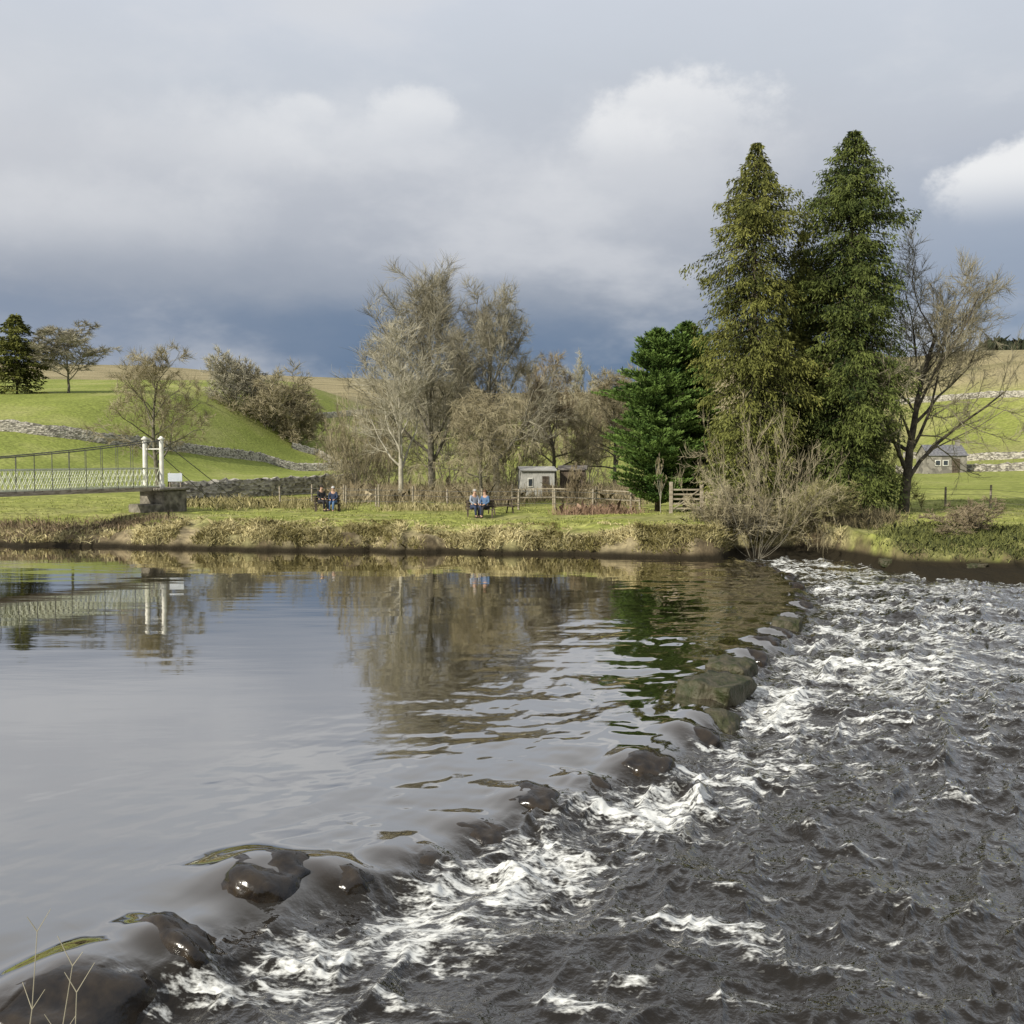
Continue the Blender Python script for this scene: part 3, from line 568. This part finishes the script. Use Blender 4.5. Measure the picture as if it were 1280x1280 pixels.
for s in (-1,1):
    m=MB(); y=s*(Wd/2-.09)
    for zz in (0.02,.95): m.box((LB/2+.1,y,zd+zz),(LB,.06,.07))
    st=.30; n=int(LB/st)
    for k in range(n-1):
        x0=k*st
        for a_,b_ in (((x0,0.04),(x0+.45,.93)),((x0+.45,0.04),(x0,.93))):
            m.tube((a_[0],y,zd+a_[1]),(b_[0],y,zd+b_[1]),.019,n=4,cap=False)
    m.build('railing',cream,bt)
    for tx in (0.0,LB):
        t=MB(); yy=s*YO; t.tube((tx,yy,zd-.6),(tx,yy,zd+2.45),.125,.105,14); t.tube((tx,yy,zd+2.45),(tx,yy,zd+2.52),.17,.17,14); t.tube((tx,yy,zd+2.52),(tx,yy,zd+2.62),.12,.05,14); t.tube((tx,yy,zd+.0),(tx,yy,zd+.12),.17,.17,14)
        t.build('tower_post',white,bt)
    c=MB(); pc=None; ztop=zd+2.4
    cz=lambda q: zd+1.15+(ztop-zd-1.15)*((q-LB/2)/(LB/2))**2
    for k in range(41):
        q=LB*k/40; p_=(q,s*YO,cz(q))
        if pc: c.tube(pc,p_,.028,n=5,cap=False)
        pc=p_
    c.tube((0,s*YO,ztop),(-6.2,s*(Wd/2+.5),1.2),.022,n=5); c.tube((LB,s*YO,ztop),(LB+6,s*(Wd/2+.5),1.0),.022,n=5)
    c.build('main_cable',steel,bt)
    for k in range(1,40):
        q=LB*k/40; h0=MB(); h0.tube((q,s*YO,cz(q)),(q,s*YO,zd-.08),.014,n=4,cap=False); h0.build('hanger',steel,bt)
for tx in (0,LB): m=MB(); m.tube((tx,-YO,zd+1.95),(tx,YO,zd+1.95),.03,n=6); m.build('tower_crossbar',white,bt)
m=MB(); m.box((-.7,0,zd-.85),(1.7,1.7,1.25)); m.box((-.5,0,zd-.14),(2.3,2.0,.14)); m.box((.6,0,zd-1.5),(1.0,1.4,1.2)); m.build('abutment',conc,bt,bevel=.06)
m=MB(); m.box((LB+.9,0,zd-1.2),(2.2,2.6,2.0)); m.build('abutment',conc,bt,bevel=.04)
sp_=PD(219,596,57.); g=G1(sp_[0],57.); t=thing('notice_sign',(sp_[0],57.,g),'small pale notice panel on a post right of the bridge tower','sign',rz=.15)
m=MB(); m.tube((-.28,0,0),(-.28,0,2.05),.035,n=8); m.build('post',wood,t); m=MB(); m.tube((.28,0,0),(.28,0,2.05),.035,n=8); m.build('post',wood,t)
m=MB(); m.box((0,-.05,1.75),(.75,.04,.45)); m.build('panel',mat('pale_panel',(.5,.55,.6),(.6,.64,.68)),t,bevel=.01)
# ------------------------------------------------------------ fences, gate
def fence(p0,p1,label,hh=1.1,sp=2.3,rails=(.35,.7,1.0),m_=wood,rr=.02,pr=.065):
    p0=np.array(p0);p1=np.array(p1); L_=np.linalg.norm(p1-p0); n=int(L_/sp); t=thing('post_fence',(p0[0],p0[1],0),label,'fence')
    pp=[]
    for k in range(n+1):
        q=p0+(p1-p0)*k/n; g_=G1(*q); m=MB(); h2=hh*random.uniform(.93,1.15); l=random.uniform(-.04,.04)
        m.tube((q[0]-p0[0],q[1]-p0[1],g_-.2),(q[0]-p0[0]+l,q[1]-p0[1],g_+h2),pr,pr*.9,6); m.build('fence_post',m_,t); pp.append((q[0]-p0[0],q[1]-p0[1],g_))
    for r_ in rails:
        m=MB()
        for a_,b_ in zip(pp[:-1],pp[1:]): m.tube((a_[0],a_[1]-.06,a_[2]+r_),(b_[0],b_[1]-.06,b_[2]+r_),rr,n=4,cap=False)
        m.build('fence_wire' if rr<.03 else 'rail',steel if rr<.03 else m_,t)
    return t
fence(xy(432,61),xy(838,55.5),'long post and wire fence in front of the bare middle trees',sp=2.0,hh=1.2,rr=.014)
fence(xy(640,63),xy(800,60),'wooden rail fence before the shed and dark hut',hh=1.2,rr=.045,sp=2.2,rails=(.5,1.0))
fence(xy(880,54),xy(900,49),'short post fence between the gate and the left spruce',hh=1.2,rr=.04,rails=(.5,1.0),sp=1.8)
fence(xy(1130,62),xy(1300,55),'post and wire fence crossing the right hand field',sp=2.6,rr=.011)
fence(xy(350,63),xy(470,61.5),'pale post fence at the left foot of the middle trees',sp=1.8,rr=.014)
gx=xy(858,51.5); t=thing('field_gate',(gx[0],51.5,G1(*gx)),'wooden five bar gate below the small pines','gate')
for sgn in (-1,1): m=MB(); m.box((sgn*.75,0,.75),(.16,.16,1.6)); m.build('gate_post',wood,t,bevel=.01)
for k in range(5): m=MB(); m.box((0,-.02,.25+.23*k),(1.32,.04,.08)); m.build('bar',wood,t)
m=MB(); m.tube((-.6,-.06,.25),(.6,-.06,1.15),.03,n=4); m.build('brace',wood,t)
# ------------------------------------------------------------ buildings
def shed(px,D,w,d,h_,wallm,roofm,label,rz=0,win=True,name='garden_shed',roofh=.5,chim=False,ev=.15,nwin=1):
    x=PD(px,600,D)[0]; t=thing(name,(x,D,G1(x,D)-.1),label,'building',rz=rz)
    m=MB(); m.box((0,0,h_/2),(w,d,h_))
    m.poly([(-w/2,-d/2,h_),(-w/2,d/2,h_),(-w/2,0,h_+roofh)][::-1]); m.poly([(w/2,-d/2,h_),(w/2,d/2,h_),(w/2,0,h_+roofh)]); m.build('wall',wallm,t)
    m=MB(); e=ev; k=roofh/(d/2)
    for s in (-1,1):
        a_=[(-w/2-e,s*(d/2+e),h_-e*k+.03),(w/2+e,s*(d/2+e),h_-e*k+.03),(w/2+e,0,h_+roofh+.03),(-w/2-e,0,h_+roofh+.03)]
        m.poly(a_); m.poly([(p[0],p[1],p[2]+.08) for p in a_]); m.poly([a_[0],a_[1],(a_[1][0],a_[1][1],a_[1][2]+.08),(a_[0][0],a_[0][1],a_[0][2]+.08)])
    r_=m.build('roof',roofm,t)
    if chim: m=MB(); m.box((w/2-.4,0,h_+roofh+.3),(.5,.5,.9)); m.build('chimney',wallm,r_)
    m=MB(); m.box((w*.22,-d/2-.02,h_*.42),(w*.2,.05,h_*.8)); m.build('door',woodD,t)
    if win:
        for i in range(nwin):
            xo=-w*.25-(i*-w*.2)
            m=MB(); m.box((xo,-d/2-.02,h_*.6),(w*.15,.06,h_*.32)); wn=m.build('window',white,t)
            m=MB(); m.box((xo,-d/2-.06,h_*.6),(w*.11,.02,h_*.24)); m.build('pane',glass,wn)
    return t
glass=mat('window_glass',(.03,.04,.05),(.05,.06,.07),rough=.1,spec=.8)
slate=mat('slate_roof',(.10,.10,.11),(.20,.20,.21),scale=4,bump=.02)
shed(670,71,2.2,1.8,1.9,mat('pale_boards',(.36,.36,.33),(.50,.49,.45),scale=3,stretch=(6,1,1)),mat('felt_roof',(.30,.30,.29),(.42,.41,.38)),'pale grey shed under the bare trees left of the dark hut',rz=.15,roofh=.2)
shed(716,72,1.7,1.6,1.9,mat('dark_boards',(.06,.045,.035),(.14,.11,.08),scale=3,stretch=(6,1,1)),mat('hut_roof',(.12,.105,.09),(.20,.18,.16)),'small dark wooden hut right of the pale shed',rz=-.1,win=False,roofh=.2)
shed(1176,138,5.0,4.0,2.4,mat('house_stone',(.15,.14,.12),(.30,.28,.24),scale=2,tex='vor',lo=.1,hi=.9),slate,'small stone house with slate roof seen through the right bare tree',name='stone_house',roofh=1.3,chim=True,nwin=2)
# ------------------------------------------------------------ benches & people
def bench(x,y,label,w=1.5,rz=0):
    t=thing('bench',(x,y,G1(x,y)),label,'bench','benches on the far meadow',rz=rz)
    m=MB()
    for k in range(4): m.box((0,.07-.11*k,.44),(w,.09,.035))
    m.build('seat',woodD,t)
    m=MB()
    for k in range(3): m.box((0,.22+.02*k,.56+.13*k),(w,.03,.10))
    m.build('backrest',woodD,t)
    for s in (-1,1):
        m=MB(); m.box((s*(w/2-.1),-.22,.21),(.07,.07,.42)); m.build('leg',woodD,t)
        m=MB(); m.box((s*(w/2-.1),.20,.42),(.07,.07,.90)); m.build('leg',woodD,t)
    return t
skinM=mat('skin',(.45,.28,.20),(.52,.33,.24),rough=.6)
def skinmesh(name,vs,ed,m,parent,sub=1,root=0):
    me=bpy.data.meshes.new(name); me.from_pydata([v_[:3] for v_ in vs],ed,[]); o=bpy.data.objects.new(name,me); COL.objects.link(o); o.parent=parent
    me.materials.append(m); sk=o.modifiers.new('skin','SKIN'); sk.use_smooth_shade=True
    for i,v_ in enumerate(vs): me.skin_vertices[0].data[i].radius=(v_[3],v_[3])
    me.skin_vertices[0].data[root].use_root=True
    sb=o.modifiers.new('sub','SUBSURF'); sb.levels=sub; sb.render_levels=sub
    return o
def person(x,y,rz,jc,tc_,hc,label,lean=0.,hat=None,knee=0):
    t=thing('person',(x,y,G1(x,y)),label,'person','people resting on the far meadow',rz=rz)
    V=[(0,0,.55,.13),(0,.03-lean*.3,.78,.13),(0,.05-lean,.99,.14),(0,.04-lean*1.2,1.13,.052),(0,.01-lean*1.35,1.22,.075),(0,.01-lean*1.4,1.30,.085),(0,.015-lean*1.4,1.37,.055),(0,-.085-lean*1.4,1.255,.014)]
    E=[(0,1),(1,2),(2,3),(3,4),(4,5),(5,6),(4,7)]
    J=[V[0],V[1],V[2]]; JE=[(0,1),(1,2)]; Tn=[V[0]]; TE=[]
    for s in (-1,1):
        b_=len(V); V+=[(s*.17,.05-lean,1.05,.055),(s*.24,-.02-lean,.80,.042),(s*.11,-.25-lean*.5,.68,.03),(s*.08,-.32-lean*.5,.66,.026)]
        E+=[(2,b_),(b_,b_+1),(b_+1,b_+2),(b_+2,b_+3)]
        j=len(J); J+=[(*V[b_][:3],.075),(*V[b_+1][:3],.06),(*V[b_+2][:3],.045)]; JE+=[(2,j),(j,j+1),(j+1,j+2)]
        for q,(dx,dl) in enumerate(((-.022,.045),(-.008,.055),(.007,.05),(.02,.042))):
            V.append((s*.08+dx,-.32-lean*.5-dl,.645,.008)); E.append((b_+3,len(V)-1))
        V.append((s*.045,-.33-lean*.5,.68,.009)); E.append((b_+2,len(V)-1))
        b_=len(V); V+=[(s*.09,-.04,.54,.085),(s*(.11+knee),-.45,.54,.058),(s*(.10+knee),-.48,.12,.04),(s*(.10+knee),-.60,.05,.035)]
        E+=[(0,b_),(b_,b_+1),(b_+1,b_+2),(b_+2,b_+3)]
        j=len(Tn); Tn+=[(*V[b_][:3],.10),(*V[b_+1][:3],.075),(*V[b_+2][:3],.058)]; TE+=[(0,j),(j,j+1),(j+1,j+2)]
        m=MB(); m.box((s*(.10+knee),-.55,.045),(.09,.27,.09)); m.build('shoe',bootM,t,bevel=.03,smooth=True)
    skinmesh('body',V,E,skinM,t)
    J=[(J[0][0],J[0][1],J[0][2],.155),(J[1][0],J[1][1],J[1][2],.155),(J[2][0],J[2][1],J[2][2],.165)]+J[3:]
    skinmesh('jacket',J,JE,jc,t,2); Tn[0]=(0,0,.53,.14); skinmesh('trousers',Tn,TE,tc_,t,2)
    bm=bmesh.new(); bmesh.ops.create_uvsphere(bm,u_segments=16,v_segments=10,radius=.112); bmesh.ops.delete(bm,geom=[v_ for v_ in bm.verts if v_.co.z<-.01 and v_.co.y<.0 or v_.co.z<-.08],context='VERTS')
    me=bpy.data.meshes.new('hair'); bm.to_mesh(me); bm.free(); me.materials.append(hc); o=bpy.data.objects.new('hat' if hat else 'hair',me); COL.objects.link(o); o.parent=t; o.location=(0,.025-lean*1.4,1.31); o.scale=(.92,1,1)
    for s in (-1,1):
        m=MB(); m.tube((s*.032,-.074-lean*1.38,1.285),(s*.032,-.084-lean*1.38,1.285),.011,.006,6); m.build('eye',bootM,t)
    return t
bootM=mat('dark_boot',(.02,.018,.016),(.05,.04,.035)); navy=mat('navy_cloth',(.02,.03,.06),(.04,.055,.10)); black=mat('black_cloth',(.012,.012,.015),(.035,.035,.04)); blue=mat('blue_cloth',(.06,.11,.21),(.10,.17,.29)); pale=mat('pale_cloth',(.20,.23,.29),(.29,.32,.38)); jean=mat('denim',(.06,.09,.16),(.10,.14,.22))
hairB=mat('brown_hair',(.06,.035,.02),(.12,.07,.04)); hairG=mat('grey_hair',(.30,.28,.25),(.42,.40,.37)); hairD=mat('dark_hair',(.02,.015,.012),(.05,.04,.03)); hatM=mat('knit_hat',(.35,.35,.35),(.5,.5,.5))
p1=xy(409,57.); bench(p1[0],p1[1],'bench under the left hand seated pair',w=1.45,rz=.35)
def seat(p,off,rz): return (p[0]+off*math.cos(rz),p[1]+off*math.sin(rz)-.02)
q=seat(p1,-.33,.35); person(q[0],q[1],.7,black,black,hairD,'person in black jacket seated on the left bench, on its left half',lean=.04)
q=seat(p1,.34,.35); person(q[0],q[1],-.1,navy,blue,hatM,'person with pale hat and blue trousers seated on the left bench, right half',hat=True,lean=.08)
p2=xy(600,51.5); bench(p2[0],p2[1],'bench under the seated pair in blue, in front of the drooping tree',w=1.4)
q=seat(p2,-.3,0); person(q[0],q[1],.5,pale,navy,hairG,'person in pale jacket and navy trousers seated left on the middle bench',knee=.03,lean=.08)
q=seat(p2,.26,0); person(q[0],q[1],-.5,blue,black,hairB,'person in blue jacket and black trousers seated right on the middle bench',lean=.05)
p3=xy(626,54.5); t=thing('picnic_table',(p3[0],p3[1],G1(*p3)),'dark wooden picnic table just right of the seated pair in blue','table',rz=.3)
m=MB(); [m.box((0,-.28+.14*k,.74),(1.5,.12,.04)) for k in range(5)]; m.build('tabletop',woodD,t)
for s in (-1,1):
    m=MB(); m.box((0,s*.68,.44),(1.5,.24,.04)); m.build('seat',woodD,t)
    m=MB(); m.tube((s*.5,-.2,.72),(s*.5,-.62,0),.04,n=4); m.tube((s*.5,.2,.72),(s*.5,.62,0),.04,n=4); m.box((s*.5,0,.40),(.05,1.5,.08)); m.build('leg',woodD,t)
# ------------------------------------------------------------ foreground dead plant
gpx=(-2.20,4.6); g_=G1(*gpx); t=thing('dead_plant',(gpx[0],gpx[1],g_),'dry bare plant stalks in the bottom left corner','plant')
for k in range(4):
    m=MB(); p=Vector((random.uniform(-.05,.05),0,-.05)); d=Vector((random.uniform(-.15,.12),random.uniform(-.1,.1),1)).normalized(); Lk=1.83-g_-random.uniform(0,.2)
    for j in range(6):
        q_=p+d*Lk/6; m.tube(p,q_,.005*(1-j*.1),.005*(1-(j+1)*.1),5); 
        if j>1:
            for s in (-1,1): m.tube(q_,q_+(d+Vector((s*.7,random.uniform(-.3,.3),.2))).normalized()*random.uniform(.06,.16),.0025,.0015,4)
        p=q_; d=(d+Vector((random.uniform(-.1,.1),random.uniform(-.1,.1),0))).normalized()
    m.build('stalk',tw[3],t)
# ------------------------------------------------------------ SUN + SKY
SD=Vector((-.72,-.68,0)).normalized(); el=R(31); SD=Vector((SD.x*math.cos(el),SD.y*math.cos(el),math.sin(el)))
ld=bpy.data.lights.new('sun','SUN'); ld.energy=5.0; ld.angle=R(.5); ld.color=(1,.94,.82); so=bpy.data.objects.new('sun',ld); COL.objects.link(so); so.rotation_euler=(-SD).to_track_quat('-Z','Y').to_euler()
w=bpy.data.worlds.new("World"); scene.world=w; w.use_nodes=True; nt=w.node_tree; L=nt.links.new; bg=nt.nodes['Background']; bg.inputs[1].default_value=.1
sky=N(nt,'ShaderNodeTexSky'); sky.sky_type='NISHITA'; sky.sun_disc=False; sky.sun_elevation=el; sky.sun_rotation=math.atan2(SD.x,SD.y)
tc=N(nt,'ShaderNodeTexCoord'); vnm=N(nt,'ShaderNodeVectorMath',operation='NORMALIZE'); L(tc.outputs['Generated'],vnm.inputs[0]); sx=N(nt,'ShaderNodeSeparateXYZ'); L(vnm.outputs[0],sx.inputs[0])
elv=mth('ARCSINE',sx.outputs[2]); az=mth('ARCTAN2',sx.outputs[0],sx.outputs[1])
def wn(scale,st,det=7,rough=.55,off=(0,0,0),dis=0):
    mp=N(nt,'ShaderNodeMapping'); mp.inputs['Scale'].default_value=st; mp.inputs['Location'].default_value=off; L(vnm.outputs[0],mp.inputs[0])
    n=N(nt,'ShaderNodeTexNoise'); n.inputs['Scale'].default_value=scale; n.inputs['Detail'].default_value=det; n.inputs['Roughness'].default_value=rough; n.inputs['Distortion'].default_value=dis; L(mp.outputs[0],n.inputs[0]); return mth('SUBTRACT',n.outputs[0],.5)
def mrg(v_,a_,b_,c_=0,d_=1):
    m=N(nt,'ShaderNodeMapRange',interpolation_type='SMOOTHSTEP'); L(v_,m.inputs[0]); m.inputs[1].default_value=a_; m.inputs[2].default_value=b_; m.inputs[3].default_value=c_; m.inputs[4].default_value=d_; return m.outputs[0]
def mx(f,a_,b_):
    m=N(nt,'ShaderNodeMix',data_type='RGBA')
    if isinstance(f,(int,float)): m.inputs[0].default_value=f
    else: L(f,m.inputs[0])
    for i,q in ((6,a_),(7,b_)):
        if isinstance(q,tuple): m.inputs[i].default_value=q
        else: L(q,m.inputs[i])
    return m.outputs[2]
nA=wn(3.2,(1,1,2.2),6,.58); nB=wn(1.6,(1,1,2.5),2,.5,(3,1,2)); nC=wn(9,(1,1,1.3),6,.62,(1,5,2))
eld=mth('ADD',elv,mth('ADD',mth('MULTIPLY',nA,.12),mth('MULTIPLY',nB,.06)))
cr=N(nt,'ShaderNodeValToRGB'); e=cr.color_ramp.elements
stops=[(.0,sc(90,114,145)),(.085,sc(92,116,147)),(.12,sc(120,135,158)),(.15,sc(152,160,174)),(.20,sc(177,182,192)),(.27,sc(194,198,206)),(.33,sc(200,206,215)),(.40,sc(208,214,224)),(.6,sc(222,224,228)),(1,sc(222,224,228))]
while len(e)<len(stops): e.new(.5)
for i,(p,c_) in enumerate(stops): e[i].position=p; e[i].color=c_
L(eld,cr.inputs[0]); base=cr.outputs[0]
lf=mth('MULTIPLY',mrg(az,-.2,-.45),mrg(eld,.17,.05)); base=mx(mth('MULTIPLY',lf,.6),base,sc(152,168,190))
lf2=mth('MULTIPLY',mrg(mth('ADD',az,nB),-.1,-.5),mth('MULTIPLY',mrg(elv,.14,.24),mrg(elv,.40,.28))); base=mx(mth('MULTIPLY',lf2,.6),base,sc(220,221,224))
rf=mth('MULTIPLY',mrg(az,.2,.42),mth('MULTIPLY',mrg(elv,.33,.18),mrg(elv,.02,.1))); base=mx(mth('MULTIPLY',rf,.5),base,sc(148,164,187))
base=mx(mrg(nA,-.02,.20,0,.5),base,sc(222,223,226)); base=mx(mth('MULTIPLY',mrg(nB,.02,-.2,0,.45),mrg(elv,.38,.2)),base,sc(160,165,178))
def blob(px,py,rw,rh,k,strength,soft=.5,bot=(-1.,.35)):
    a0=math.atan((px-640)/F); e0=math.atan((573-py)/F)*math.cos(a0); ra=rw/F; re=rh/F
    dx=mth('DIVIDE',mth('SUBTRACT',az,a0),ra); dy=mth('DIVIDE',mth('SUBTRACT',elv,e0),re)
    q=mth('SQRT',mth('ADD',mth('MULTIPLY',dx,dx),mth('MULTIPLY',dy,dy))); q=mth('ADD',q,mth('MULTIPLY',nC,k))
    return mth('MULTIPLY',mth('MULTIPLY',mrg(q,1.,1-soft),mrg(dy,*bot)),strength)
for px_,py_,rw,rh,k,s_,soft,bt_ in ((800,220,240,130,1.6,.40,.9,(-1,.5)),(855,158,130,74,1.9,.75,.38,(-.6,.7)),(770,185,100,45,2.2,.4,.6,(-.8,.5)),(480,190,260,80,1.8,.30,.9,(-1,.4)),(530,160,80,42,2.4,.5,.5,(-.6,.7)),(385,150,45,25,2.4,.35,.6,(-.6,.6)),(250,190,230,70,1.8,.25,.9,(-1,.4)),(1270,235,115,68,1.9,.92,.34,(-.7,.4)),(150,280,260,70,1.5,.3,.9,(-1,.4))):
    base=mx(blob(px_,py_,rw,rh,k,s_,soft,bt_),base,sc(244,244,244))
sc10=N(nt,'ShaderNodeVectorMath',operation='SCALE'); L(base,sc10.inputs[0]); sc10.inputs[3].default_value=10.
fin=mx(.05,sc10.outputs[0],sky.outputs[0]); L(fin,bg.inputs[0])
scene.view_settings.view_transform='Standard'; scene.view_settings.look='None'; scene.view_settings.exposure=0
